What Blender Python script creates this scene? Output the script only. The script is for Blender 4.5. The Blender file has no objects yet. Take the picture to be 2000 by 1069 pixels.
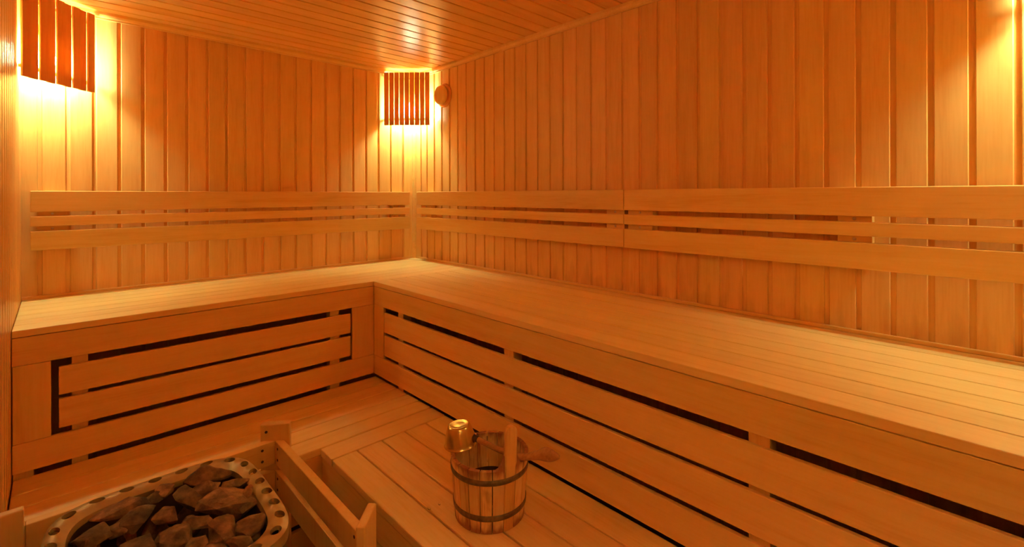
import bpy, bmesh, math, random
from mathutils import Vector, Matrix, Quaternion, noise

# ------------------------------------------------------------------ camera, world, exposure
SC = bpy.context.scene
COL = SC.collection
ZO = 0.93                       # height of the upper bench top above the floor
L1, L2 = -1.842, -3.03          # left wall x, front wall y (back wall y=0, right wall x=0)
ZC = 1.226                      # ceiling above bench top
A = math.radians(43.8748); FPX = 925.7613; HPX = 380.5444; ROLL = -0.0026
CAMX, CAMY, CAMZ = -1.7397, -2.7511, 0.42

cd = bpy.data.cameras.new('camera'); cam = bpy.data.objects.new('camera', cd); COL.objects.link(cam)
R0 = Vector((math.cos(A), -math.sin(A), 0)); U0 = Vector((0, 0, 1)); F0 = Vector((math.sin(A), math.cos(A), 0))
cr, sr = math.cos(ROLL), math.sin(ROLL)
Rc = R0*cr + U0*sr; Uc = U0*cr - R0*sr
M = Matrix((Rc, Uc, -F0)).transposed().to_4x4(); M.translation = (CAMX, CAMY, CAMZ+ZO)
cam.matrix_world = M
cd.sensor_fit = 'HORIZONTAL'; cd.sensor_width = 36; cd.lens = FPX/2000*36
cd.shift_y = -(534.5-HPX)/2000; cd.clip_start = .02; cd.clip_end = 30
SC.camera = cam
w = bpy.data.worlds.new('world'); SC.world = w; w.use_nodes = True
w.node_tree.nodes['Background'].inputs[0].default_value = (1, .5, .2, 1)
w.node_tree.nodes['Background'].inputs[1].default_value = 0.0
SC.view_settings.view_transform = 'Standard'; SC.view_settings.look = 'None'
SC.view_settings.gamma = 1; SC.view_settings.use_curve_mapping = False
SC.view_settings.exposure = -0.12
BULB = 590.0
BULB_COL = (.76, .98, .60, 1)
try:
    SC.cycles.max_bounces = 16; SC.cycles.diffuse_bounces = 12; SC.cycles.glossy_bounces = 6
    SC.cycles.sample_clamp_indirect = 15
except Exception: pass

def ray(x, y):
    X = (x-1000)/FPX; Y = (y-HPX)/FPX
    u = cr*X+sr*Y; v = -sr*X+cr*Y
    return F0 + R0*u - U0*v
def at(x, y, z):                # photo pixel on a horizontal plane (bench coordinates)
    d = ray(x, y); t = (z-CAMZ)/d.z
    return Vector((CAMX, CAMY, CAMZ)) + d*t

# ------------------------------------------------------------------ materials
def newmat(name):
    m = bpy.data.materials.new(name); m.use_nodes = True
    nt = m.node_tree; b = nt.nodes['Principled BSDF']
    return m, nt, b
def N(nt, t, **k):
    n = nt.nodes.new(t)
    for a, v in k.items(): setattr(n, a, v)
    return n
def math_n(nt, op, a, b=None):
    n = N(nt, 'ShaderNodeMath', operation=op)
    for i, s in enumerate((a, b)):
        if s is None: continue
        if isinstance(s, (int, float)): n.inputs[i].default_value = s
        else: nt.links.new(s, n.inputs[i])
    return n.outputs[0]

WOOD_D = (.77, .45, .135); WOOD_M = (.82, .53, .18); WOOD_L = (.85, .58, .22)
def wood(name, grain='X', plank=None, dark=WOOD_D, mid=WOOD_M, light=WOOD_L, rough=.42, var=.10, spec=.35, grime=False):
    """plank=(axis index, offset, pitch): planks inside one mesh get their own tone"""
    m, nt, b = newmat(name); L = nt.links.new
    tc = N(nt, 'ShaderNodeTexCoord'); oi = N(nt, 'ShaderNodeObjectInfo')
    sep = N(nt, 'ShaderNodeSeparateXYZ'); L(tc.outputs['Object'], sep.inputs[0])
    if plank:
        ax, off, pitch = plank
        k = math_n(nt, 'FLOOR', math_n(nt, 'DIVIDE', math_n(nt, 'SUBTRACT', sep.outputs[ax], off), pitch))
        wn = N(nt, 'ShaderNodeTexWhiteNoise', noise_dimensions='1D'); L(k, wn.inputs['W']); rnd = wn.outputs['Value']
    else:
        rnd = oi.outputs['Random']
    shift = math_n(nt, 'MULTIPLY', rnd, 37.0)
    comb = N(nt, 'ShaderNodeCombineXYZ')
    g = 'XYZ'.index(grain)
    for i in range(3):
        s = math_n(nt, 'MULTIPLY', sep.outputs[i], 1.6 if i == g else 26.0)
        L(math_n(nt, 'ADD', s, shift), comb.inputs[i])
    n1 = N(nt, 'ShaderNodeTexNoise'); n1.inputs['Scale'].default_value = 1; n1.inputs['Detail'].default_value = 4; n1.inputs['Roughness'].default_value = .55
    n1.inputs['Distortion'].default_value = .6
    L(comb.outputs[0], n1.inputs['Vector'])
    n2 = N(nt, 'ShaderNodeTexNoise'); n2.inputs['Scale'].default_value = 7; n2.inputs['Detail'].default_value = 2
    L(comb.outputs[0], n2.inputs['Vector'])
    mx = math_n(nt, 'ADD', math_n(nt, 'MULTIPLY', n1.outputs[0], .62), math_n(nt, 'MULTIPLY', n2.outputs[0], .38))
    cr_ = N(nt, 'ShaderNodeValToRGB'); e = cr_.color_ramp.elements
    e[0].position = .32; e[0].color = (*dark, 1); e[1].position = .68; e[1].color = (*light, 1)
    mm = cr_.color_ramp.elements.new(.47); mm.color = (*mid, 1)
    L(mx, cr_.inputs[0])
    hs = N(nt, 'ShaderNodeHueSaturation')
    L(math_n(nt, 'ADD', math_n(nt, 'MULTIPLY', rnd, var), 1-var*.6), hs.inputs['Value'])
    wn2 = N(nt, 'ShaderNodeTexWhiteNoise', noise_dimensions='1D'); L(shift, wn2.inputs['W'])
    L(math_n(nt, 'ADD', math_n(nt, 'MULTIPLY', wn2.outputs['Value'], .012), .494), hs.inputs['Hue'])
    L(cr_.outputs[0], hs.inputs['Color'])
    col = hs.outputs[0]
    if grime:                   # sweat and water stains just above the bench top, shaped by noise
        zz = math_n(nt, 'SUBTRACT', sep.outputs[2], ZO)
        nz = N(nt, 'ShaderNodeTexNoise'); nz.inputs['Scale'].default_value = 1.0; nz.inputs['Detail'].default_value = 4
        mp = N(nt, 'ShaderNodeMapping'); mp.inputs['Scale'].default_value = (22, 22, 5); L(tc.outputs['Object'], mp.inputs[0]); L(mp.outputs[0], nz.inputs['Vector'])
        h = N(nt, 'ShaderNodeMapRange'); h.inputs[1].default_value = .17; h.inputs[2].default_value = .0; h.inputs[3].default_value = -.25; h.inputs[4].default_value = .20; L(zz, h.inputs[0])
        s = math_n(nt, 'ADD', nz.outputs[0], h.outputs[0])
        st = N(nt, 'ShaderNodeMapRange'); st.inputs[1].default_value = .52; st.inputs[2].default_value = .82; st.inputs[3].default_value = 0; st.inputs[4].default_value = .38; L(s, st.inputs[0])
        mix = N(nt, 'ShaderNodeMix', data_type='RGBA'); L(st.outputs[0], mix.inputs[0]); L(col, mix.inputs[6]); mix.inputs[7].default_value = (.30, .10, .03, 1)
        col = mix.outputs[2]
    L(col, b.inputs['Base Color'])
    b.inputs['Roughness'].default_value = rough; b.inputs['Specular IOR Level'].default_value = spec
    bp = N(nt, 'ShaderNodeBump'); bp.inputs['Strength'].default_value = .12; bp.inputs['Distance'].default_value = .002
    L(mx, bp.inputs['Height']); L(bp.outputs[0], b.inputs['Normal'])
    return m

M_WOOD = wood('board_wood')
M_BENCH = wood('bench_wood', rough=.5)
M_TOP = wood('bench_top_wood', rough=.5, dark=(.78, .52, .19), mid=(.84, .60, .24), light=(.87, .65, .29))
WALLC = dict(dark=(.75, .40, .12), mid=(.80, .475, .16), light=(.84, .53, .195))
M_LAMP = wood('lamp_wood', dark=(.70, .27, .06), mid=(.78, .34, .085), light=(.82, .40, .11), rough=.5)
M_BACK = wood('wall_planks_back', 'Z', (0, -.0986+.007, -.0845), grime=False, rough=.45, **WALLC)
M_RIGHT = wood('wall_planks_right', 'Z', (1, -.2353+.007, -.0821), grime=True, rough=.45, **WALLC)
M_LEFT = wood('wall_planks_left', 'Z', (1, -.08, -.0845), rough=.32, **WALLC)
M_FRONT = wood('wall_planks_front', 'Z', (0, -.08, -.0845), rough=.45, **WALLC)
M_CEIL = wood('ceiling_planks', 'X', (1, -.073, -.082), rough=.30, spec=.5, dark=(.75, .39, .10), mid=(.81, .47, .14), light=(.85, .52, .18))
M_TRIM = wood('trim_wood', rough=.35)
M_BUCKET = wood('bucket_wood', 'Z', dark=(.45, .17, .06), mid=(.84, .52, .21), light=(.93, .66, .29), rough=.55, var=.35)
M_PALE = wood('handle_wood', 'Z', dark=(.60, .30, .09), mid=(.74, .42, .14), light=(.80, .48, .17), rough=.5)
M_DARKW = wood('ladle_wood', 'X', dark=(.28, .11, .035), mid=(.42, .18, .06), light=(.52, .25, .085), rough=.45)

def stain_ends(m, h, col):      # damp stains creeping from the foot and the mouth of the bucket
    nt = m.node_tree; L = nt.links.new; b = nt.nodes['Principled BSDF']; src = b.inputs['Base Color'].links[0].from_socket
    tc = N(nt, 'ShaderNodeTexCoord'); sep = N(nt, 'ShaderNodeSeparateXYZ'); L(tc.outputs['Object'], sep.inputs[0])
    mp = N(nt, 'ShaderNodeMapping'); mp.inputs['Scale'].default_value = (45, 45, 14); L(tc.outputs['Object'], mp.inputs[0])
    nz = N(nt, 'ShaderNodeTexNoise'); nz.inputs['Scale'].default_value = 1; nz.inputs['Detail'].default_value = 4; L(mp.outputs[0], nz.inputs['Vector'])
    d = math_n(nt, 'ABSOLUTE', math_n(nt, 'SUBTRACT', sep.outputs[2], h*.52))
    e = math_n(nt, 'MULTIPLY', math_n(nt, 'POWER', math_n(nt, 'DIVIDE', d, h*.5), 4.0), .42)
    f = N(nt, 'ShaderNodeMapRange'); f.inputs[1].default_value = .60; f.inputs[2].default_value = .85; f.inputs[3].default_value = 0; f.inputs[4].default_value = .8
    L(math_n(nt, 'ADD', nz.outputs[0], e), f.inputs[0])
    mix = N(nt, 'ShaderNodeMix', data_type='RGBA'); L(f.outputs[0], mix.inputs[0]); L(src, mix.inputs[6]); mix.inputs[7].default_value = (*col, 1)
    L(mix.outputs[2], b.inputs['Base Color'])
stain_ends(M_BUCKET, .168, (.26, .055, .025))
def translucent(m, amt, col):
    nt = m.node_tree; out = nt.nodes['Material Output']; b = nt.nodes['Principled BSDF']
    t = N(nt, 'ShaderNodeBsdfTranslucent'); t.inputs[0].default_value = (*col, 1); mx = N(nt, 'ShaderNodeMixShader'); mx.inputs[0].default_value = amt
    nt.links.new(b.outputs[0], mx.inputs[1]); nt.links.new(t.outputs[0], mx.inputs[2]); nt.links.new(mx.outputs[0], out.inputs[0])
translucent(M_LAMP, .08, (.72, .27, .04))      # thin veneer lets a little red light through

def plain(name, col, rough=.5, metal=0., noise_amt=0., scale=30, spec=.5):
    m, nt, b = newmat(name); L = nt.links.new
    tc = N(nt, 'ShaderNodeTexCoord'); n = N(nt, 'ShaderNodeTexNoise'); n.inputs['Scale'].default_value = scale; n.inputs['Detail'].default_value = 5
    L(tc.outputs['Object'], n.inputs['Vector'])
    r = N(nt, 'ShaderNodeValToRGB')
    r.color_ramp.elements[0].position = .3; r.color_ramp.elements[1].position = .7
    r.color_ramp.elements[0].color = (*[c*(1-noise_amt) for c in col], 1); r.color_ramp.elements[1].color = (*[min(1, c*(1+noise_amt)) for c in col], 1)
    L(n.outputs[0], r.inputs[0]); L(r.outputs[0], b.inputs['Base Color'])
    b.inputs['Roughness'].default_value = rough; b.inputs['Metallic'].default_value = metal; b.inputs['Specular IOR Level'].default_value = spec
    return m
M_RIM = plain('heater_rim_metal', (.42, .29, .13), .40, .25, .10, 40)
M_HOUSE = plain('heater_housing_metal', (.30, .24, .18), .38, .6, .1, 20)
M_HOOP = plain('hoop_metal', (.20, .13, .065), .5, .6, .35, 60)
M_BRASS = plain('brass', (.80, .62, .27), .24, 1.0, .12, 25)
M_SCREW = plain('screw_metal', (.10, .05, .03), .5, .4, .1, 20)
M_SCREWL = plain('bright_screw_metal', (.7, .6, .45), .35, 1., .1, 20)
M_WATER = plain('dark_water', (.035, .012, .006), .06, 0., .1, 8)
M_FLOOR = plain('floor_tile', (.16, .09, .055), .5, 0., .25, 6)
def drop_mat():
    m, nt, b = newmat('water_drop'); b.inputs['Roughness'].default_value = .03; b.inputs['Transmission Weight'].default_value = 1.; b.inputs['IOR'].default_value = 1.33
    b.inputs['Base Color'].default_value = (1, 1, 1, 1); return m
M_DROP = drop_mat()
def stone_mat():
    m, nt, b = newmat('heater_stone'); L = nt.links.new
    tc = N(nt, 'ShaderNodeTexCoord'); oi = N(nt, 'ShaderNodeObjectInfo')
    n = N(nt, 'ShaderNodeTexNoise'); n.inputs['Scale'].default_value = 22; n.inputs['Detail'].default_value = 8; n.inputs['Roughness'].default_value = .65
    va = N(nt, 'ShaderNodeVectorMath', operation='ADD'); L(tc.outputs['Object'], va.inputs[0]); L(oi.outputs['Random'], va.inputs[1]); L(va.outputs[0], n.inputs['Vector'])
    r = N(nt, 'ShaderNodeValToRGB'); r.color_ramp.elements[0].position = .33; r.color_ramp.elements[0].color = (.042, .018, .009, 1)
    r.color_ramp.elements[1].position = .7; r.color_ramp.elements[1].color = (.33, .17, .075, 1)
    e = r.color_ramp.elements.new(.5); e.color = (.14, .070, .033, 1)
    L(n.outputs[0], r.inputs[0])
    hs = N(nt, 'ShaderNodeHueSaturation'); L(math_n(nt, 'ADD', math_n(nt, 'MULTIPLY', oi.outputs['Random'], .7), .75), hs.inputs['Value']); L(r.outputs[0], hs.inputs['Color'])
    L(hs.outputs[0], b.inputs['Base Color']); b.inputs['Roughness'].default_value = .85
    n2 = N(nt, 'ShaderNodeTexNoise'); n2.inputs['Scale'].default_value = 70; n2.inputs['Detail'].default_value = 6; L(va.outputs[0], n2.inputs['Vector'])
    bp = N(nt, 'ShaderNodeBump'); bp.inputs['Strength'].default_value = .6; bp.inputs['Distance'].default_value = .004; L(n2.outputs[0], bp.inputs['Height']); L(bp.outputs[0], b.inputs['Normal'])
    return m
M_STONE = stone_mat()
def emis(k):
    m, nt, b = newmat('bulb_glow'); nt.nodes.remove(b)
    e = N(nt, 'ShaderNodeEmission'); e.inputs[0].default_value = BULB_COL; e.inputs[1].default_value = BULB*k
    nt.links.new(e.outputs[0], nt.nodes['Material Output'].inputs[0]); return m
M_BULB = {k: emis(k) for k in (1.0, 1.35)}

# ------------------------------------------------------------------ mesh helpers
def link(name, bm, mat, parent=None, loc=(0, 0, 0), rot=None, smooth=False, recalc=True):
    if recalc: bmesh.ops.recalc_face_normals(bm, faces=bm.faces[:])
    me = bpy.data.meshes.new(name); bm.to_mesh(me); bm.free(); me.materials.append(mat)
    if smooth:
        for p in me.polygons: p.use_smooth = True
    o = bpy.data.objects.new(name, me); COL.objects.link(o)
    if parent is not None: o.parent = parent
    o.location = loc
    if rot is not None:
        o.rotation_mode = 'XYZ'; o.rotation_euler = rot
    return o
def tag(o, label=None, cat=None, group=None, kind=None):
    if label: o['label'] = label
    if cat: o['category'] = cat
    if group: o['group'] = group
    if kind: o['kind'] = kind
    return o
def thing(name, loc, label, cat, group=None, rotz=0):
    o = bpy.data.objects.new(name, None); COL.objects.link(o); o.empty_display_size = .05
    o.location = (loc[0], loc[1], loc[2]+ZO); o.rotation_euler = (0, 0, rotz)
    return tag(o, label, cat, group)
def box_bm(l, wd, h, bev=.0025, seg=2):
    bm = bmesh.new(); bmesh.ops.create_cube(bm, size=1)
    bmesh.ops.scale(bm, vec=(l, wd, h), verts=bm.verts)
    if bev > 0: bmesh.ops.bevel(bm, geom=bm.edges[:], offset=bev, segments=seg, affect='EDGES', profile=.5)
    return bm
def board(name, parent, x0, x1, y0, y1, z0, z1, axis='X', mat=None, bev=.0022, root=None):
    """board between world limits (bench coordinates); grain runs along its local X"""
    c = Vector(((x0+x1)/2, (y0+y1)/2, (z0+z1)/2)); d = (abs(x1-x0), abs(y1-y0), abs(z1-z0))
    if axis == 'X': dims = d; rot = (0, 0, 0)
    elif axis == 'Y': dims = (d[1], d[0], d[2]); rot = (0, 0, math.pi/2)
    else: dims = (d[2], d[1], d[0]); rot = (0, math.pi/2, 0)
    base = Vector(root) if root else Vector((0, 0, 0))
    bm = box_bm(*dims, bev=bev)
    if parent is None: c = c + Vector((0, 0, ZO))
    return link(name, bm, mat or M_WOOD, parent, c-base, rot)
def prism_bm(pts, z0, z1, bev=.002):
    bm = bmesh.new(); lo = [bm.verts.new((p[0], p[1], z0)) for p in pts]; hi = [bm.verts.new((p[0], p[1], z1)) for p in pts]
    n = len(pts); bm.faces.new(lo[::-1]); bm.faces.new(hi)
    for i in range(n): bm.faces.new((lo[i], lo[(i+1) % n], hi[(i+1) % n], hi[i]))
    if bev: bmesh.ops.bevel(bm, geom=bm.edges[:], offset=bev, segments=2, affect='EDGES', profile=.5)
    return bm
def lathe_bm(prof, n=48):
    bm = bmesh.new(); rings = []
    for r, z in prof:
        if r < 1e-6: rings.append([bm.verts.new((0, 0, z))])
        else: rings.append([bm.verts.new((r*math.cos(2*math.pi*i/n), r*math.sin(2*math.pi*i/n), z)) for i in range(n)])
    for a, b in zip(rings, rings[1:]):
        if len(a) == 1 and len(b) == 1: continue
        for i in range(n):
            j = (i+1) % n
            if len(a) == 1: bm.faces.new((a[0], b[i], b[j]))
            elif len(b) == 1: bm.faces.new((a[i], a[j], b[0]))
            else: bm.faces.new((a[i], a[j], b[j], b[i]))
    return bm
def screw(parent, p, nrm, mat=None, r=.004):
    bm = lathe_bm([(0, -.003), (r, -.003), (r, .0006), (r*.6, .0012), (0, .0006)], 12)
    q = Vector((0, 0, 1)).rotation_difference(Vector(nrm))
    return link('screw', bm, mat or M_SCREW, parent, p, q.to_euler(), True)

# ------------------------------------------------------------------ room shell
def groove_profile(u0, u1, centres, gw, gd):
    """list of (u, depth) from u0 to u1 (u increasing) with grooves at centres"""
    pts = [(u0, 0)]
    for c in sorted(centres):
        a, b = c-gw/2, c+gw/2
        if a <= u0+.002 or b >= u1-.002: continue
        pts += [(a-.002, 0), (a, .0018), (a+.0003, gd), (b-.0003, gd), (b, .0018), (b+.002, 0)]
    pts.append((u1, 0)); return pts
def grooved(name, mat, u0, u1, centres, gw, gd, v0, v1, fn, thick=.03):
    bm = bmesh.new(); P = groove_profile(u0, u1, centres, gw, gd)
    a = [bm.verts.new(fn(u, -d, v0)) for u, d in P]; b = [bm.verts.new(fn(u, -d, v1)) for u, d in P]
    for i in range(len(P)-1): bm.faces.new((a[i], a[i+1], b[i+1], b[i]))
    c = [bm.verts.new(fn(u, -thick, v)) for u, v in ((u0, v0), (u1, v0), (u1, v1), (u0, v1))]
    bm.faces.new(c); bm.faces.new(a+[c[1], c[0]]); bm.faces.new(b+[c[2], c[3]])
    bm.faces.new((a[0], b[0], c[3], c[0])); bm.faces.new((a[-1], b[-1], c[2], c[1]))
    return tag(link(name, bm, mat), kind='structure')
H0, H1 = 0.0, ZC+ZO
grooved('wall_back', M_BACK, L1-.03, .03, [-.0986-k*.0845 for k in range(21)], .013, .006, H0, H1, lambda u, d, v: (u, -d, v))
grooved('wall_right', M_RIGHT, L2-.03, .0, [-.2353+.007-k*.0821 for k in range(-2, 35)], .013, .006, H0, H1, lambda u, d, v: (-d, u, v))
grooved('wall_left', M_LEFT, L2-.03, .0, [-.08-k*.0845 for k in range(36)], .013, .006, H0, H1, lambda u, d, v: (L1+d, u, v))
grooved('wall_front', M_FRONT, L1, 0, [-.08-k*.0845 for k in range(21)], .013, .006, H0, H1, lambda u, d, v: (u, L2+d, v))
grooved('ceiling', M_CEIL, L2-.03, .03, [-.073-k*.082 for k in range(37)], .007, .006, L1-.03, .03, lambda u, d, v: (v, u, H1+(-d)))
fb = bmesh.new(); bmesh.ops.create_cube(fb, size=1); bmesh.ops.scale(fb, vec=(1.96, 3.15, .04), verts=fb.verts)
tag(link('floor', fb, M_FLOOR, None, (L1/2, L2/2, -.02)), kind='structure')
# corner cover strips and rounds (trims)
ti = 0
def trim(*a, **k):
    global ti; ti += 1
    return tag(board('trim_%d' % ti, None, *a, mat=M_TRIM, **k), kind='structure')
trim(-.089, -.006, -.0085, 0, -.004, ZC-.001, axis='Z', bev=.0015)
trim(-.0085, 0, -.080, -.006, -.004, ZC-.001, axis='Z', bev=.0015)
ti += 1
qb = prism_bm([(-.008, -.008)]+[(-.008-.020*math.cos(t), -.008-.020*math.sin(t)) for t in [i*math.pi/16 for i in range(9)]], 0, ZC, 0)
tag(link('trim_%d' % ti, qb, M_TRIM, None, (0, 0, ZO)), kind='structure')
# ceiling mouldings: a flat strip plus a rounded lower edge
def moulding(pts_fn, l):
    global ti; ti += 1
    prof = [(0, 0), (.016, 0), (.016, -.012), (.012, -.020), (.008, -.024), (.008, -.031), (0, -.031)]
    bm = bmesh.new(); a = [bm.verts.new(pts_fn(p[0], p[1], 0)) for p in prof]; b = [bm.verts.new(pts_fn(p[0], p[1], l)) for p in prof]
    n = len(prof); bm.faces.new(a); bm.faces.new(b)
    for i in range(n): bm.faces.new((a[i], a[(i+1) % n], b[(i+1) % n], b[i]))
    tag(link('trim_%d' % ti, bm, M_TRIM), kind='structure')
moulding(lambda o, z, t: (L1+t, -o, H1+z), -L1)
moulding(lambda o, z, t: (-o, -t, H1+z), -L2)
moulding(lambda o, z, t: (L1+o, -t, H1+z), -L2)
moulding(lambda o, z, t: (L1+t, L2+o, H1+z), -L1)
# thin battens where the bench tops meet the walls
trim(L1, -.012, -.010, 0, 0, .011, axis='X', bev=.001)
trim(-.010, 0, L2, -.0, 0, .011, axis='Y', bev=.001)

# ------------------------------------------------------------------ benches
DB, DR = .6185, .6275
T = .022
ZF = -.112; ZBOT = -.448; Z2 = -.465
YE = L2+.004
GR_U = 'upper corner bench sections'
b1 = thing('sauna_bench', (-.92, -.31, Z2), 'upper slatted bench section running along the back wall from the left wall to the corner', 'bench')
r1 = (-.92, -.31, Z2)
p = DB/7
for i in range(7):
    y1 = -i*p - (.002 if i else .011); y0 = -(i+1)*p + .002
    if i == 6: y0 = -DB
    board('slat', b1, L1+.002, -.011 if i else -.011, y0, y1, -T, 0, 'X', M_TOP, .002, r1)
YF = -DB+.002
board('fascia_board', b1, L1+.002, -DR+.002, YF, YF+.013, ZF, -T-.0025, 'X', M_BENCH, .0015, r1)
board('bottom_board', b1, L1+.002, -DR+.002, YF, YF+.013, ZBOT, -.3565, 'X', M_BENCH, .0015, r1)
board('post', b1, L1+.003, -1.753, YF+.0005, YF+.013, -.3555, ZF-.001, 'Z', M_BENCH, .001, r1)
board('post', b1, -.733, -DR+.0025, YF+.0005, YF+.013, -.3555, ZF-.001, 'Z', M_BENCH, .001, r1)
board('front_slat', b1, -1.735, -.742, YF, YF+.013, -.229, -.1375, 'X', M_BENCH, .002, r1)
board('front_slat', b1, -1.735, -.742, YF, YF+.013, -.337, -.243, 'X', M_BENCH, .002, r1)
for x0, x1 in ((L1+.003, -1.793), (-1.704, -1.663), (-.835, -.792)):
    board('support_batten', b1, x0, x1, YF+.0137, YF+.055, -ZO+.0005, -T-.0005, 'Z', M_BENCH, .001, r1)

b2 = thing('sauna_bench', (-.31, -1.8, Z2), 'long upper slatted bench section running along the right wall towards the camera', 'bench')
r2 = (-.31, -1.8, Z2)
p = DR/7
for i in range(7):
    x1 = -i*p - (.002 if i else .011); x0 = -(i+1)*p + .002
    if i == 6: x0 = -DR
    board('slat', b2, x0, x1, YE, -DB-.0025, -T, 0, 'Y', M_TOP, .002, r2)
XF = -DR+.002
board('fascia_board', b2, XF, XF+.013, YE, YF-.001, ZF, -T-.0025, 'Y', M_BENCH, .0015, r2)
board('bottom_board', b2, XF, XF+.013, YE, YF-.001, ZBOT, -.3565, 'Y', M_BENCH, .0015, r2)
board('post', b2, XF+.0005, XF+.013, -.711, YF-.001, -.3555, ZF-.001, 'Z', M_BENCH, .001, r2)
board('front_slat', b2, XF, XF+.013, YE, -.7195, -.229, -.1375, 'Y', M_BENCH, .002, r2)
board('front_slat', b2, XF, XF+.013, YE, -.7195, -.339, -.243, 'Y', M_BENCH, .002, r2)
for y0, y1 in ((-.868, -.824), (-1.583, -1.536), (-2.393, -2.348), (YE, YE+.045)):
    board('support_batten', b2, XF+.0137, XF+.055, y0, y1, -ZO+.0005, -T-.0005, 'Z', M_BENCH, .001, r2)

T2 = .026
b3 = thing('sauna_bench', (-1.22, -.85, -ZO), 'low slatted step bench along the foot of the back bench', 'bench')
r3 = (-1.22, -.85, -ZO)
for a, b_ in ((-.725, -.6135), (-.818, -.725), (-.909, -.818), (-1.0, -.909), (-1.09, -1.0)):
    board('slat', b3, L1+.004, -.6145, a+.0022, b_-.0022, Z2-T2, Z2, 'X', M_TOP, .003, r3)
board('fascia_board', b3, L1+.004, -1.065, -1.086, -1.066, Z2-.12, Z2-T2-.0015, 'X', M_BENCH, .0015, r3)
board('front_slat', b3, L1+.004, -1.065, -1.086, -1.066, Z2-.235, Z2-.14, 'X', M_BENCH, .002, r3)
board('front_slat', b3, L1+.004, -1.065, -1.086, -1.066, Z2-.355, Z2-.26, 'X', M_BENCH, .002, r3)
for x0 in (L1+.01, -1.30, -.69):
    for yy in (-1.045, -.68):
        board('leg', b3, x0, x0+.045, yy, yy+.045-.0, -ZO+.0005, Z2-T2-.0005, 'Z', M_BENCH, .001, r3)

b4 = thing('sauna_bench', (-.85, -2.1, -ZO), 'low slatted step bench in front of the right bench, carrying the wooden bucket', 'bench')
r4 = (-.85, -2.1, -ZO)
board('end_board', b4, -1.077, -.6145, -1.1865, -1.0955, Z2-T2, Z2, 'X', M_TOP, .003, r4)
xs = [-1.077, -.9885, -.8945, -.801, -.7085, -.6125]
for a, b_ in zip(xs, xs[1:]):
    board('slat', b4, a+(.0029 if a > -1.07 else 0), b_-.0029, YE, -1.192, Z2-T2, Z2, 'Y', M_TOP, .003, r4)
board('fascia_board', b4, -1.0725, -1.0525, YE, -1.0965, Z2-.118, Z2-T2-.0015, 'Y', M_BENCH, .0015, r4)
board('front_slat', b4, -1.0725, -1.0525, YE, -1.0965, Z2-.235, Z2-.14, 'Y', M_BENCH, .002, r4)
board('front_slat', b4, -1.0725, -1.0525, YE, -1.0965, Z2-.355, Z2-.26, 'Y', M_BENCH, .002, r4)
for yy in (-1.155, -1.95, -2.7, YE+.001):
    for x0 in (-1.050, -.69):
        board('leg', b4, x0, x0+.045, yy, yy+.045, -ZO+.0005, Z2-T2-.0005, 'Z', M_BENCH, .001, r4)

# ------------------------------------------------------------------ backrests
RZ = ((.355, .440), (.297, .338), (.2008, .278))
def backrest(label, along, lo, hi, brs, screws=False):
    mid = (lo+hi)/2
    root = (mid, -.03, .2) if along == 'X' else (-.03, mid, .2)
    o = thing('slatted_backrest', root, label, 'backrest', 'slatted backrests on the walls')
    for z0, z1 in RZ:
        if along == 'X': board('rail', o, lo, hi, -.058, -.038, z0, z1, 'X', M_WOOD, .0025, root)
        else: board('rail', o, -.058, -.038, lo, hi, z0, z1, 'Y', M_WOOD, .0025, root)
    for a, b_ in brs:
        if along == 'X': br = board('bracket', o, a, b_, -.0375, -.0002, .210, .432, 'X', M_WOOD, .001, root)
        else: br = board('bracket', o, -.0375, -.0002, a, b_, .210, .432, 'Y', M_WOOD, .001, root)
        for z in (.347, .287):
            # local coordinates of the bracket
            c = (a+b_)/2; zc = (.210+.432)/2
            screw(br, (0, -.0195, z-zc) if along == 'X' else (0, .0195, z-zc), (0, -1, 0) if along == 'X' else (0, 1, 0), M_SCREWL, .005)
    return o
backrest('backrest of three horizontal rails on the back wall, left of the corner', 'X', -1.815, -.0745, [(-1.796, -1.707), (-.187, -.098)])
backrest('shorter three-rail backrest on the right wall nearest the corner', 'Y', -1.6625, -.1115, [(-.245, -.140), (-1.655, -1.566)])
backrest('long three-rail backrest on the right wall reaching the right edge of the photo', 'Y', YE, -1.6645, [(-1.784, -1.672), (-2.484, -2.400), (-2.99, -2.90)])

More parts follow.
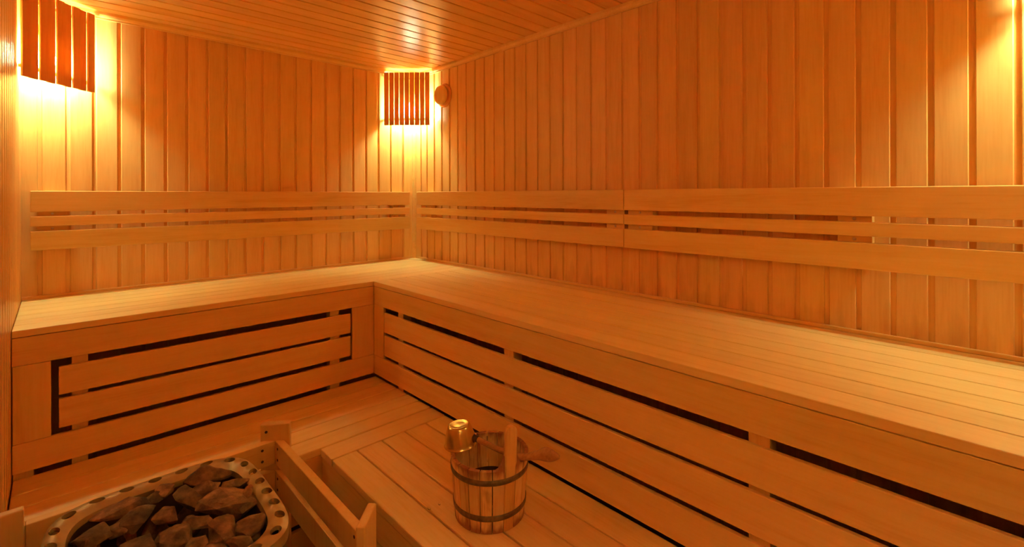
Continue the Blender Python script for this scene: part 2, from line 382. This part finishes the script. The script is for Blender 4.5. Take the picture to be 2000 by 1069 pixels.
# ------------------------------------------------------------------ corner lamps
def bulb_bm():
    prof = [(0, -.045), (.012, -.043), (.022, -.035), (.0285, -.022), (.030, -.010), (.028, .003), (.022, .018), (.015, .030), (.0125, .038)]
    return lathe_bm(prof, 24)
def socket_bm():
    return lathe_bm([(.0135, .0375), (.016, .038), (.018, .045), (.018, .075), (.012, .082), (0, .082)], 24)
def corner_lamp(corner, ang, label, k=1.0, off0=.003, shift=0., wide=.145):
    """local frame: origin in the corner, +X towards the room along the bisector, Y across"""
    o = thing('corner_lamp', (corner[0], corner[1], .86), label, 'lamp', 'corner sauna lamps', ang)
    s = .247/math.sqrt(2)       # distance of shade plane from the corner
    hw = wide; n = 9; pitch = (2*wide-.0295)/8; zb = .004; zt = .340
    for i in range(n):
        y = (i-4)*pitch + shift
        wd = pitch-.0034
        off = off0 if i % 2 == 0 else -off0
        d = s + off 
        bm = box_bm(zt-zb, .009, wd, .0012)
        link('slat', bm, M_LAMP, o, (d, y, (zt+zb)/2), (0, math.pi/2, math.pi/2), recalc=True).rotation_euler = (math.pi/2, math.pi/2, 0)
    for z in (.045, .300):
        bm = box_bm(2*hw-.012, .010, .012, .001)
        link('cross_batten', bm, M_LAMP, o, (s-.0130, shift, z), (0, 0, math.pi/2))
    # wall bracket and bulb
    bp = link('mounting_plate', box_bm(.05, .05, .03, .002), M_LAMP, o, (.055, 0, .235), (0, 0, 0))
    link('socket', socket_bm(), M_SCREWL, o, (.106, 0, .118), None, True)
    link('bulb', bulb_bm(), M_BULB[k], o, (.106, 0, .118), None, True)
    arm = link('bracket_arm', box_bm(.06, .02, .01, .001), M_LAMP, o, (.083, 0, .212), (0, 0, 0))
    return o
corner_lamp((0, 0), math.radians(225), 'wooden slatted corner lamp glowing in the far corner, beside the round vent', 1.0, .0, -.011, .145)
corner_lamp((L1, 0), math.radians(315), 'wooden slatted corner lamp glowing at the top left, cut by the top edge', 1.0, .003, -.014, .148)
corner_lamp((0, L2), math.radians(135), 'wooden slatted corner lamp behind the right edge of the view, above the right bench', 1.0, .0)
corner_lamp((L1, L2), math.radians(45), 'assumed wooden slatted corner lamp behind the camera, unseen, added to light the bench fronts', 1.35, .0)  # unseen fourth lamp is assumed, added to brighten the bench fronts and mid-tones

# ------------------------------------------------------------------ round vent on the right wall
v = thing('wall_vent', (-.0005, -.342, 1.036), 'round turned wooden vent knob on the right wall beside the corner lamp', 'vent')
rotv = (0, -math.pi/2, 0)
link('flange', lathe_bm([(0, 0), (.072, 0), (.074, .004), (.072, .009), (.064, .012), (0, .012)], 48), M_LAMP, v, (0, 0, 0), rotv, True)
link('knob', lathe_bm([(0, .010), (.040, .0115), (.053, .014), (.058, .022), (.058, .036), (.054, .043), (.044, .046), (.034, .044), (0, .044)], 48), M_WOOD, v, (0, 0, 0), rotv, True)

# ------------------------------------------------------------------ heater guard
GZ = -.349
rg = (-1.5, -1.45, -ZO)
g = thing('heater_guard', rg, 'low wooden guard rail with angled corner posts around the stone heater', 'guard rail')
def gpr(name, pts, z0, z1, mat=M_WOOD, bev=.002):
    c = Vector((sum(p[0] for p in pts)/len(pts), sum(p[1] for p in pts)/len(pts), (z0+z1)/2))
    d = Vector((pts[1][0]-pts[0][0], pts[1][1]-pts[0][1], 0))
    horizontal = d.length > (z1-z0)
    ang = math.atan2(d.y, d.x) if horizontal else 0
    bm = prism_bm([(p[0]-c.x, p[1]-c.y) for p in pts], z0-c.z, z1-c.z, bev)
    if horizontal:
        bmesh.ops.rotate(bm, verts=bm.verts, cent=(0, 0, 0), matrix=Matrix.Rotation(-ang, 3, 'Z')); rot = (0, 0, ang)
    else:
        q = Matrix.Rotation(-math.pi/2, 3, 'Y'); bmesh.ops.rotate(bm, verts=bm.verts, cent=(0, 0, 0), matrix=q); rot = (0, math.pi/2, 0)
    return link(name, bm, mat, g, c-Vector(rg), rot)
for k in range(2):
    zt = GZ - k*.092; zb = zt-.072
    gpr('rail', [(-1.793, -1.140), (-1.272, -1.140), (-1.2475, -1.1630), (-1.2475, -1.1655), (-1.793, -1.1655)], zb, zt)
    gpr('rail', [(-1.2245, -1.1805), (-1.2245, -1.705), (-1.2470, -1.728), (-1.2470, -1.164), (-1.2455, -1.1625)][::-1], zb, zt)
for k in range(1, 2):
    zt = GZ - k*.092; zb = zt-.072
    gpr('rail', [(-1.793, -1.7285), (-1.2475, -1.7285), (-1.272, -1.7540), (-1.793, -1.7540)], zb, zt)
gpr('post', [(-1.281, -1.1350), (-1.2655, -1.1115), (-1.1985, -1.1650), (-1.2115, -1.1880)], -ZO+.0005, -.300, bev=.003)
gpr('post', [(-1.274, -1.7750), (-1.260, -1.7900), (-1.201, -1.7310), (-1.215, -1.7160)], -ZO+.0005, -.300, bev=.003)
gpr('post', [(-1.838, -1.1660), (-1.795, -1.1660), (-1.795, -1.1880), (-1.838, -1.1880)][::-1], -ZO+.0005, -.300, bev=.003)
gpr('post', [(-1.838, -1.7280), (-1.795, -1.7280), (-1.795, -1.7060), (-1.838, -1.7060)], -ZO+.0005, -.300, bev=.003)
gpr('rail', [(-1.8385, -1.1405), (-1.7935, -1.1405), (-1.7935, -1.1655), (-1.8385, -1.1655)], -.421, -.349)
for k in range(2):
    for dz in (-.018, -.052):
        z = GZ - k*.092 + dz
        screw(g, Vector((-1.284, -1.1657, z))-Vector(rg), (0, -1, 0))
        screw(g, Vector((-1.2473, -1.188, z))-Vector(rg), (-1, 0, 0))
        screw(g, Vector((-1.2473, -1.712, z))-Vector(rg), (-1, 0, 0))
screw(g, Vector((-1.268, -1.1475, -.322))-Vector(rg), (-.6, -.8, 0))

# ------------------------------------------------------------------ stone heater
HC = (-1.56, -1.470); HA, HB = .205, .235; HN = 4.5; HZ = -.303
def sup(t, a, b, n=HN):
    c, s = math.cos(t), math.sin(t)
    r = (abs(c/a)**n + abs(s/b)**n)**(-1/n)
    return Vector((r*c, r*s))
def loop(a, b, m):              # m points evenly spaced along the outline
    P = [sup(2*math.pi*i/2000, a, b) for i in range(2001)]
    L = [0]
    for i in range(2000): L.append(L[-1]+(P[i+1]-P[i]).length)
    out = []; j = 0
    for k in range(m):
        s = L[-1]*k/m
        while L[j+1] < s: j += 1
        f = (s-L[j])/(L[j+1]-L[j]); out.append(P[j].lerp(P[j+1], f))
    return out
hh = thing('sauna_heater', (HC[0], HC[1], -ZO), 'stone-filled sauna heater with a rounded rim pierced by a row of holes', 'heater')
NC = 26; SUB = 4
def rim_point(s, t):            # s: 0..NC along, t: 0 outer .. 1 inner ; convex section
    m = NC*SUB*8
    i = s*SUB*8; i0 = int(math.floor(i)) % m; f = i-math.floor(i); i1 = (i0+1) % m
    po = OUT[i0].lerp(OUT[i1], f); pi_ = INN[i0].lerp(INN[i1], f)
    q = po.lerp(pi_, t)
    z = HZ - .010*(max(0, t-.55)/.45)**2 - .004*(max(0, .2-t)/.2)**2
    return (q.x, q.y, z+ZO)
OUT = loop(HA, HB, NC*SUB*8); 
INN = []
for q in OUT:                   # inner outline at matching angle
    t = math.atan2(q.y/HB, q.x/HA); tt = math.atan2(q.y, q.x)
    INN.append(sup(tt, HA-.036, HB-.044))
bm = bmesh.new()
cache = {}
def RV(s, t):
    k = (round(s % NC, 4), round(t, 4))
    if k not in cache: cache[k] = bm.verts.new(rim_point(s % NC, t))
    return cache[k]
hole_loops = []
tc_ = .40
for c in range(NC):
    n = 16
    sqr = []
    for i in range(4): sqr.append((i/4, 0))
    for i in range(4): sqr.append((1, i/4))
    for i in range(4): sqr.append((1-i/4, 1))
    for i in range(4): sqr.append((0, 1-i/4))
    # cell dims
    p0 = Vector(rim_point(c+.001, tc_)); p1 = Vector(rim_point((c+.999), tc_)); ds = (p1-p0).length
    q0 = Vector(rim_point(c+.5, 0)); q1 = Vector(rim_point(c+.5, 1)); dt = (q1-q0).length
    rh = .0125
    ring = []
    for (a, b) in sqr:
        dx, dy = (a-.5)*ds, (b-tc_)*dt
        ang = math.atan2((b-tc_)*1.0, (a-.5)*1.0)
        hx, hy = rh*math.cos(ang)*1.15, rh*math.sin(ang)*.92
        ring.append(bm.verts.new(rim_point(c+.5+hx/ds, tc_+hy/dt)))
    outer = [RV(c+a, b) for a, b in sqr]
    for i in range(n):
        j = (i+1) % n; bm.faces.new((outer[i], outer[j], ring[j], ring[i]))
    low = [bm.verts.new((v_.co.x, v_.co.y, v_.co.z-.010)) for v_ in ring]
    for i in range(n):
        j = (i+1) % n; bm.faces.new((ring[i], ring[j], low[j], low[i]))
# outer and inner skirts
no = [RV(c+i/4, 0) for c in range(NC) for i in range(4)]
ni = [RV(c+i/4, 1) for c in range(NC) for i in range(4)]
def skirt(vs, steps):
    cur = vs
    for sc, dz in steps:
        nx = [bm.verts.new((v_.co.x*sc, v_.co.y*sc, v_.co.z+dz)) for v_ in cur]
        for i in range(len(cur)):
            j = (i+1) % len(cur); bm.faces.new((cur[i], cur[j], nx[j], nx[i]))
        cur = nx
skirt(no, [(1.004, -.004), (1.0, -.008), (1.0, -.012)])
skirt(ni, [(.995, -.006), (.998, -.02)])
rim = link('rim', bm, M_RIM, hh, (0, 0, 0), None, True)
try:
    rim.data.set_sharp_from_angle(angle=math.radians(40))
except Exception: pass
# housing: tapering body below the rim
def shell(name, levels, mat, close=True):
    bm = bmesh.new(); rings = []
    for a, b, z in levels: rings.append([bm.verts.new((q.x, q.y, z+ZO)) for q in loop(a, b, 96)])
    for r_, s_ in zip(rings, rings[1:]):
        for i in range(96):
            j = (i+1) % 96; bm.faces.new((r_[i], r_[j], s_[j], s_[i]))
    if close: bm.faces.new(rings[-1])
    return link(name, bm, mat, hh, (0, 0, 0), None, True)
shell('housing', [(.188, .216, HZ-.024), (.186, .214, -.40), (.182, .21, -.60), (.182, .21, -.86)], M_HOUSE)
shell('stone_basket', [(.166, .188, HZ-.022), (.162, .184, -.42), (.150, .172, -.50)], M_SCREW)
for sx in (-1, 1):
    for sy in (-1, 1):
        link('foot', lathe_bm([(0, .0005), (.016, .0005), (.016, .012), (.012, .072), (0, .072)], 16), M_SCREW, hh, (sx*.13, sy*.15, 0), None, True)

# ------------------------------------------------------------------ stones
def stone_bm(seed, sx, sy, sz, npts=11):
    rnd = random.Random(seed); bm = bmesh.new()
    k = 0
    while k < npts:
        v_ = Vector((rnd.gauss(0, 1), rnd.gauss(0, 1), rnd.gauss(0, 1)))
        if v_.length < .2: continue
        v_.normalize(); v_ *= rnd.uniform(.85, 1.05)
        bm.verts.new((v_.x*sx, v_.y*sy, v_.z*sz)); k += 1
    bmesh.ops.convex_hull(bm, input=bm.verts[:])
    loose = [v_ for v_ in bm.verts if not v_.link_faces]
    bmesh.ops.delete(bm, geom=loose, context='VERTS')
    bmesh.ops.bevel(bm, geom=bm.edges[:], offset=.0035, segments=2, affect='EDGES', profile=.6, clamp_overlap=True)
    bmesh.ops.triangulate(bm, faces=bm.faces[:])
    for _ in range(2):
        es = [e for e in bm.edges if e.calc_length() > .009]
        if es: bmesh.ops.subdivide_edges(bm, edges=es, cuts=1, use_grid_fill=False)
        bmesh.ops.triangulate(bm, faces=bm.faces[:])
    off = Vector((seed*3.1, seed*1.7, 0))
    for v_ in bm.verts:
        nn = noise.fractal((v_.co+off)*22, 1.0, 2.2, 4)*.0045 + noise.noise((v_.co+off)*80)*.0010
        v_.co += v_.co.normalized()*nn
    return bm
STONES = [  # px, py, half width px, half height px, z, rotation in image (deg), label
 (397, 931, 46, 17, -.335, -6, 'broad flat heater stone at the back edge of the pile, touching the rim'),
 (399, 957, 27, 17, -.335, 8, 'small olive brown heater stone lying in front of the broad flat one at the back'),
 (371, 983, 37, 22, -.325, 25, 'wedge-shaped reddish brown heater stone left of the biggest stone'),
 (443, 983, 47, 34, -.318, -18, 'biggest heater stone, a rounded reddish brown slab at the upper right of the pile'),
 (455, 944, 28, 14, -.345, -10, 'dark heater stone half hidden behind the biggest stone'),
 (487, 962, 9, 20, -.345, 80, 'narrow light-edged heater stone squeezed against the rim on the right of the biggest stone'),
 (436, 1036, 30, 27, -.322, -35, 'pale jagged heater stone below the biggest stone, left of the rightmost stone'),
 (487, 1025, 25, 25, -.328, 10, 'rightmost heater stone, a rounded lump beside the right rim'),
 (322, 958, 13, 18, -.345, 60, 'little pale heater stone standing under the middle of the back rim'),
 (297, 975, 24, 12, -.335, -35, 'thin slanting heater stone between the dark left slab and the middle of the pile'),
 (215, 994, 50, 20, -.340, -14, 'long dark heater slab lying along the left half of the back rim'),
 (268, 1016, 40, 24, -.320, -18, 'angular heater stone with a pointed left end in the middle left of the pile'),
 (326, 1008, 20, 32, -.330, 70, 'upright ribbed heater stone in the centre of the pile'),
 (176, 1052, 40, 26, -.325, 5, 'leftmost heater stone, with a flat cut top, inside the left rim'),
 (345, 1052, 26, 34, -.320, 60, 'tall light brown heater stone at the bottom centre, cut by the lower edge'),
 (387, 1027, 30, 14, -.325, 0, 'small reddish heater stone below the wedge-shaped one'),
 (272, 1067, 36, 18, -.315, 5, 'curved heater stone at the bottom left, cut by the lower edge'),
 (381, 1060, 22, 13, -.315, 5, 'small rounded heater stone at the bottom edge between two bigger ones'),
 (226, 1036, 18, 20, -.350, 40, 'low dark heater stone wedged between the leftmost and the pointed stone'),
 (470, 1062, 26, 12, -.350, 10, 'low heater stone against the front right rim'),
]
def unit_px(z, y):              # metres per pixel near there
    pnt = at(300, y, z); d = (pnt-Vector((CAMX, CAMY, CAMZ))).dot(F0); return d/FPX
for i, (px, py, hw_, hv, z, rot, lab) in enumerate(STONES):
    z = -.309 if py < 965 else (-.314 if py < 1000 else -.322)
    P = at(px, py, z); u = (P-Vector((CAMX, CAMY, CAMZ))).dot(F0)/FPX
    a = max(hw_, hv)*u*1.28; b = min(hw_, hv)*u*1.4
    q = Vector((P.x-HC[0], P.y-HC[1])); lim = sup(math.atan2(q.y, q.x), .163-.6*min(a, b), .185-.6*min(a, b))
    if q.length > lim.length: P.x, P.y = HC[0]+lim.x, HC[1]+lim.y
    th = min(a, b)*.55
    bm = stone_bm(i*7+3, a, b, max(th, .012), 12 + i % 4)
    o = link('heater_stone', bm, M_STONE, None, (P.x, P.y, P.z+ZO))
    o.rotation_euler = (random.Random(i).uniform(-.25, .25)+.25, random.Random(i+50).uniform(-.2, .2), -A-math.radians(rot)*1.0 if hw_ >= hv else -A+math.pi/2+math.radians(90-rot))
    tag(o, lab, 'stone', 'stones in the heater')
# lower layer and the stones nearer the camera
rs = random.Random(11); low = []
for gx in range(5):
    for gy in range(6):
        x = HC[0]-.125+gx*.0625+rs.uniform(-.008, .008); y = HC[1]-.155+gy*.062+rs.uniform(-.008, .008)
        low.append((x, y, -.392+rs.uniform(-.006, .006)))
for gx in range(5):
    for gy in range(2):
        low.append((HC[0]-.12+gx*.06+rs.uniform(-.008, .008), HC[1]-.150+gy*.055, -.345+rs.uniform(-.006, .006)))
protos = [stone_bm(200+i, .036, .030, .026, 13) for i in range(5)]
pm = []
for i, b_ in enumerate(protos):
    me = bpy.data.meshes.new('heater_stone'); b_.to_mesh(me); b_.free(); me.materials.append(M_STONE); pm.append(me)
for i, (x, y, z) in enumerate(low):
    o = bpy.data.objects.new('heater_stone', pm[i % 5]); COL.objects.link(o); o.location = (x, y, z+ZO)
    o.rotation_euler = (rs.uniform(0, 6), rs.uniform(0, 6), rs.uniform(0, 6))
    tag(o, 'dark heater stone in the deeper layer, hardly visible' if i < 30 else 'heater stone at the near side, below the lower edge of the photo', 'stone',
        'stones in the lower layer of the heater' if i < 30 else 'stones at the near side of the heater')

# ------------------------------------------------------------------ bucket
BC = at(956.5, 997, Z2); BH = .168; RB, RT = .0965, .1085
uc = Vector((CAMX-BC.x, CAMY-BC.y, 0)).normalized(); rc = Vector((-uc.y, uc.x, 0))
if rc.dot(R0) < 0: rc = -rc
bk = thing('wooden_bucket', (BC.x, BC.y, Z2+.0008), 'small wooden stave bucket with two metal hoops standing on the low bench', 'bucket')
NS = 20; th0 = math.atan2((uc+rc*.0).y, uc.x)
ear_dir = (uc*math.cos(math.radians(31))+rc*math.sin(math.radians(31))); ear_a = math.atan2(ear_dir.y, ear_dir.x)
def stave_bm(ac, half, top_fn, z0=0., tk=.011, seg=4, gap=.0014):
    bm = bmesh.new(); zs = 9; grid = []
    for k in range(zs+1):
        row = []
        for j in range(seg+1):
            s = -1+2*j/seg; top = top_fn(s); z = z0+(top-z0)*k/zs
            f = min(1, z/BH); R = RB+(RT-RB)*f
            hw_ = half - gap/R
            a = s*hw_
            row.append((R, a, z))
        grid.append(row)
    def P(R, a, z): return (R*math.cos(ac+a), R*math.sin(ac+a), z)
    outer = [[bm.verts.new(P(R, a, z)) for R, a, z in r] for r in grid]
    inner = [[bm.verts.new(P(R-tk, a, z)) for R, a, z in r] for r in grid]
    for k in range(zs):
        for j in range(seg):
            bm.faces.new((outer[k][j], outer[k][j+1], outer[k+1][j+1], outer[k+1][j])); bm.faces.new((inner[k][j], inner[k+1][j], inner[k+1][j+1], inner[k][j+1]))
        bm.faces.new((outer[k][0], outer[k+1][0], inner[k+1][0], inner[k][0])); bm.faces.new((outer[k][seg], inner[k][seg], inner[k+1][seg], outer[k+1][seg]))
    for j in range(seg):
        bm.faces.new((outer[0][j], inner[0][j], inner[0][j+1], outer[0][j+1])); bm.faces.new((outer[zs][j], outer[zs][j+1], inner[zs][j+1], inner[zs][j]))
    return bm
half = math.pi/NS
for i in range(NS):
    if i in (0, 1, NS-1): continue
    ac = ear_a + i*2*half
    link('stave', stave_bm(ac, half, lambda s: BH), M_BUCKET, bk, (0, 0, 0))
for i in (-1, 1):   # shoulder staves: top edge sweeps up towards the ear
    ac = ear_a + i*2*half
    link('stave', stave_bm(ac, half, lambda s, i=i: BH + (.036*max(0, (-s*i+.5)/1.5)**2), tk=.011), M_BUCKET, bk, (0, 0, 0))
# ear: tall stave narrowing to a round-topped tongue
bm = bmesh.new(); rows = []
EH = BH+.112
lv = [0, .04, .08, .12, BH, BH+.012, BH+.024, BH+.045, BH+.07, BH+.092, BH+.103, BH+.109, EH]
def ear_w(z):
    if z <= BH: return half*RB*1.0*(1+.08*z/BH)-.0006
    t = (z-BH)
    if t < .03: return .0178 + (.0195-.0178)*(1-t/.03)
    if t < .09: return .0178 - .0008*math.sin((t-.03)/.06*math.pi)
    u = (t-.09)/.0221; return .0178*math.sqrt(max(.0, 1-u*u))+.001
for z in lv:
    w_ = ear_w(z); f = min(z/BH, 1.4); R = RB+(RT-RB)*f; row_o = []; row_i = []
    for j in range(7):
        s = -1+2*j/6; a = s*w_/R
        row_o.append(bm.verts.new((R*math.cos(ear_a+a), R*math.sin(ear_a+a), z))); row_i.append(bm.verts.new(((R-.013)*math.cos(ear_a+a), (R-.013)*math.sin(ear_a+a), z)))
    rows.append((row_o, row_i))
for (o0, i0), (o1, i1) in zip(rows, rows[1:]):
    for j in range(6):
        bm.faces.new((o0[j], o0[j+1], o1[j+1], o1[j])); bm.faces.new((i0[j], i1[j], i1[j+1], i0[j+1]))
    bm.faces.new((o0[0], o1[0], i1[0], i0[0])); bm.faces.new((o0[6], i0[6], i1[6], o1[6]))
for (o_, i_) in (rows[0], rows[-1]):
    for j in range(6): bm.faces.new((o_[j], i_[j], i_[j+1], o_[j+1]))
tag(link('handle_stave', bm, M_PALE, bk, (0, 0, 0), None, True), 'tall tongue-shaped pale stave serving as handle')
def hoop(z0, z1):
    prof = []
    for z, e in ((z0, .0006), (z0+.001, .0022), (z1-.001, .0022), (z1, .0006)):
        prof.append((RB+(RT-RB)*z/BH+e, z))
    prof2 = [(RB+(RT-RB)*z0/BH+.0003, z0)] + prof + [(RB+(RT-RB)*z1/BH+.0003, z1)]
    return link('hoop', lathe_bm(prof2, 64), M_HOOP, bk, (0, 0, 0), None, True)
hoop(.130, .1455); hoop(.034, .0495)
link('base_board', lathe_bm([(0, .012), (RB-.0115, .012), (RB-.0115, .022), (0, .022)], 48), M_BUCKET, bk, (0, 0, 0))
wt = link('bucket_water', lathe_bm([(0, 0), (RB-.0075, 0), (RB-.0075, .0008), (0, .0008)], 48), M_WATER, None, (BC.x, BC.y, Z2+ZO+.072))
tag(wt, 'dark water standing inside the wooden bucket', 'water', None, 'stuff')

# ------------------------------------------------------------------ ladle
zr = Z2+BH+.001
pb = at(900, 868, zr+.004)
tip = Vector(pb)
ld = thing('ladle', (tip.x, tip.y, tip.z), 'brass ladle with a dark wooden handle lying upside down across the bucket rim', 'ladle')
Rw, Rn, hb = .0445, .0300, .058
bowl = [(Rw+.002, 0), (Rw+.0026, .0015), (Rw+.001, .003), (Rw-.001, .010), (Rw-.003, .026), (Rw-.008, .042), (Rn+.003, hb-.006), (Rn, hb-.001), (Rn-.004, hb), (Rn-.007, hb-.0015), (.014, hb-.001), (0, hb-.0005),
        ]
inner = [(0, hb-.003), (Rn-.002, hb-.003), (Rn+.001, hb-.008), (Rw-.010, .041), (Rw-.005, .026), (Rw-.003, .008), (Rw+.000, .0005), (Rw+.002, 0)]
bw = link('bowl', lathe_bm(bowl+inner, 64), M_BRASS, ld, (0, 0, 0), None, True)
axis_tilt = (-rc*.10 - uc*.02 + Vector((0, 0, 1))).normalized()
bw.rotation_euler = Vector((0, 0, 1)).rotation_difference(axis_tilt).to_euler()
tag(bw, 'polished brass bowl turned upside down')
root = Vector((tip.x, tip.y, tip.z))
def tube_bm(path, wid, hgt, seg=16):
    """path: points; wid/hgt: half sizes across and up"""
    bm = bmesh.new(); rings = []
    for i, p_ in enumerate(path):
        t = (path[min(i+1, len(path)-1)]-path[max(i-1, 0)]).normalized()
        side = t.cross(Vector((0, 0, 1))).normalized(); up = side.cross(t).normalized()
        rings.append([bm.verts.new(p_ + side*wid[i]*math.cos(2*math.pi*k/seg) + up*hgt[i]*math.sin(2*math.pi*k/seg)) for k in range(seg)])
    for a, b_ in zip(rings, rings[1:]):
        for k in range(seg):
            l = (k+1) % seg; bm.faces.new((a[k], a[l], b_[l], b_[k]))
    bm.faces.new(rings[0][::-1]); bm.faces.new(rings[-1]); return bm
def smooth_path(pts, n):
    out = []
    for i in range(len(pts)-1):
        p0 = pts[max(i-1, 0)]; p1 = pts[i]; p2 = pts[i+1]; p3 = pts[min(i+2, len(pts)-1)]
        for k in range(n):
            t = k/n
            out.append(.5*((2*p1)+(-p0+p2)*t+(2*p0-5*p1+4*p2-p3)*t*t+(-p0+3*p1-3*p2+p3)*t**3))
    out.append(pts[-1]); return out
zh = zr+.010
K = [(at(926, 855, zh+.016), .006, .006), (at(938, 861, zh+.013), .0078, .0078), (at(975, 879, zh+.004), .0078, .0075), (at(1003, 889, zh), .0080, .0078), (at(1025, 893, zh+.001), .0095, .0085),
     (at(1046, 890, zh+.006), .011, .0110), (at(1066, 888, zh+.008), .011, .0190), (at(1080, 891, zh+.008), .010, .0150), (at(1093, 894, zh+.006), .004, .0040)]
pts = smooth_path([Vector(k[0])-root for k in K], 6)
ws = smooth_path([Vector((k[1], k[2], 0)) for k in K], 6)
hd = link('handle', tube_bm(pts, [q.x for q in ws], [q.y for q in ws], 20), M_DARKW, ld, (0, 0, 0), None, True)
tag(hd, 'dark wooden handle widening to a flared grip')
s0 = Vector(K[0][0])-root
d0 = (pts[8]-pts[0]).normalized()
fer = tube_bm([s0-d0*.010, s0-d0*.004, s0+d0*.012, s0+d0*.014], [.0065, .0088, .0090, .0080], [.0065, .0088, .0090, .0080], 20)
link('ferrule', fer, M_SCREW, ld, (0, 0, 0), None, True)

# ------------------------------------------------------------------ water spilt on the low bench
def drop(px, py, r, lab):
    P = at(px, py, Z2)
    bm = bmesh.new(); bmesh.ops.create_icosphere(bm, subdivisions=3, radius=1)
    for v_ in bm.verts:
        v_.co.x *= r*1.5; v_.co.y *= r*.8; v_.co.z = max(v_.co.z, -.05)*r*.35
    o = link('water_drop', bm, M_DROP, None, (P.x, P.y, Z2+ZO+.0003), (0, 0, 1.2), True)
    tag(o, lab, 'water drop', 'water drops on the low bench')
drop(838, 993, .006, 'larger glinting water drop on the low bench left of the bucket')
drop(858, 985, .004, 'tiny water drop on the low bench between the larger drop and the bucket')
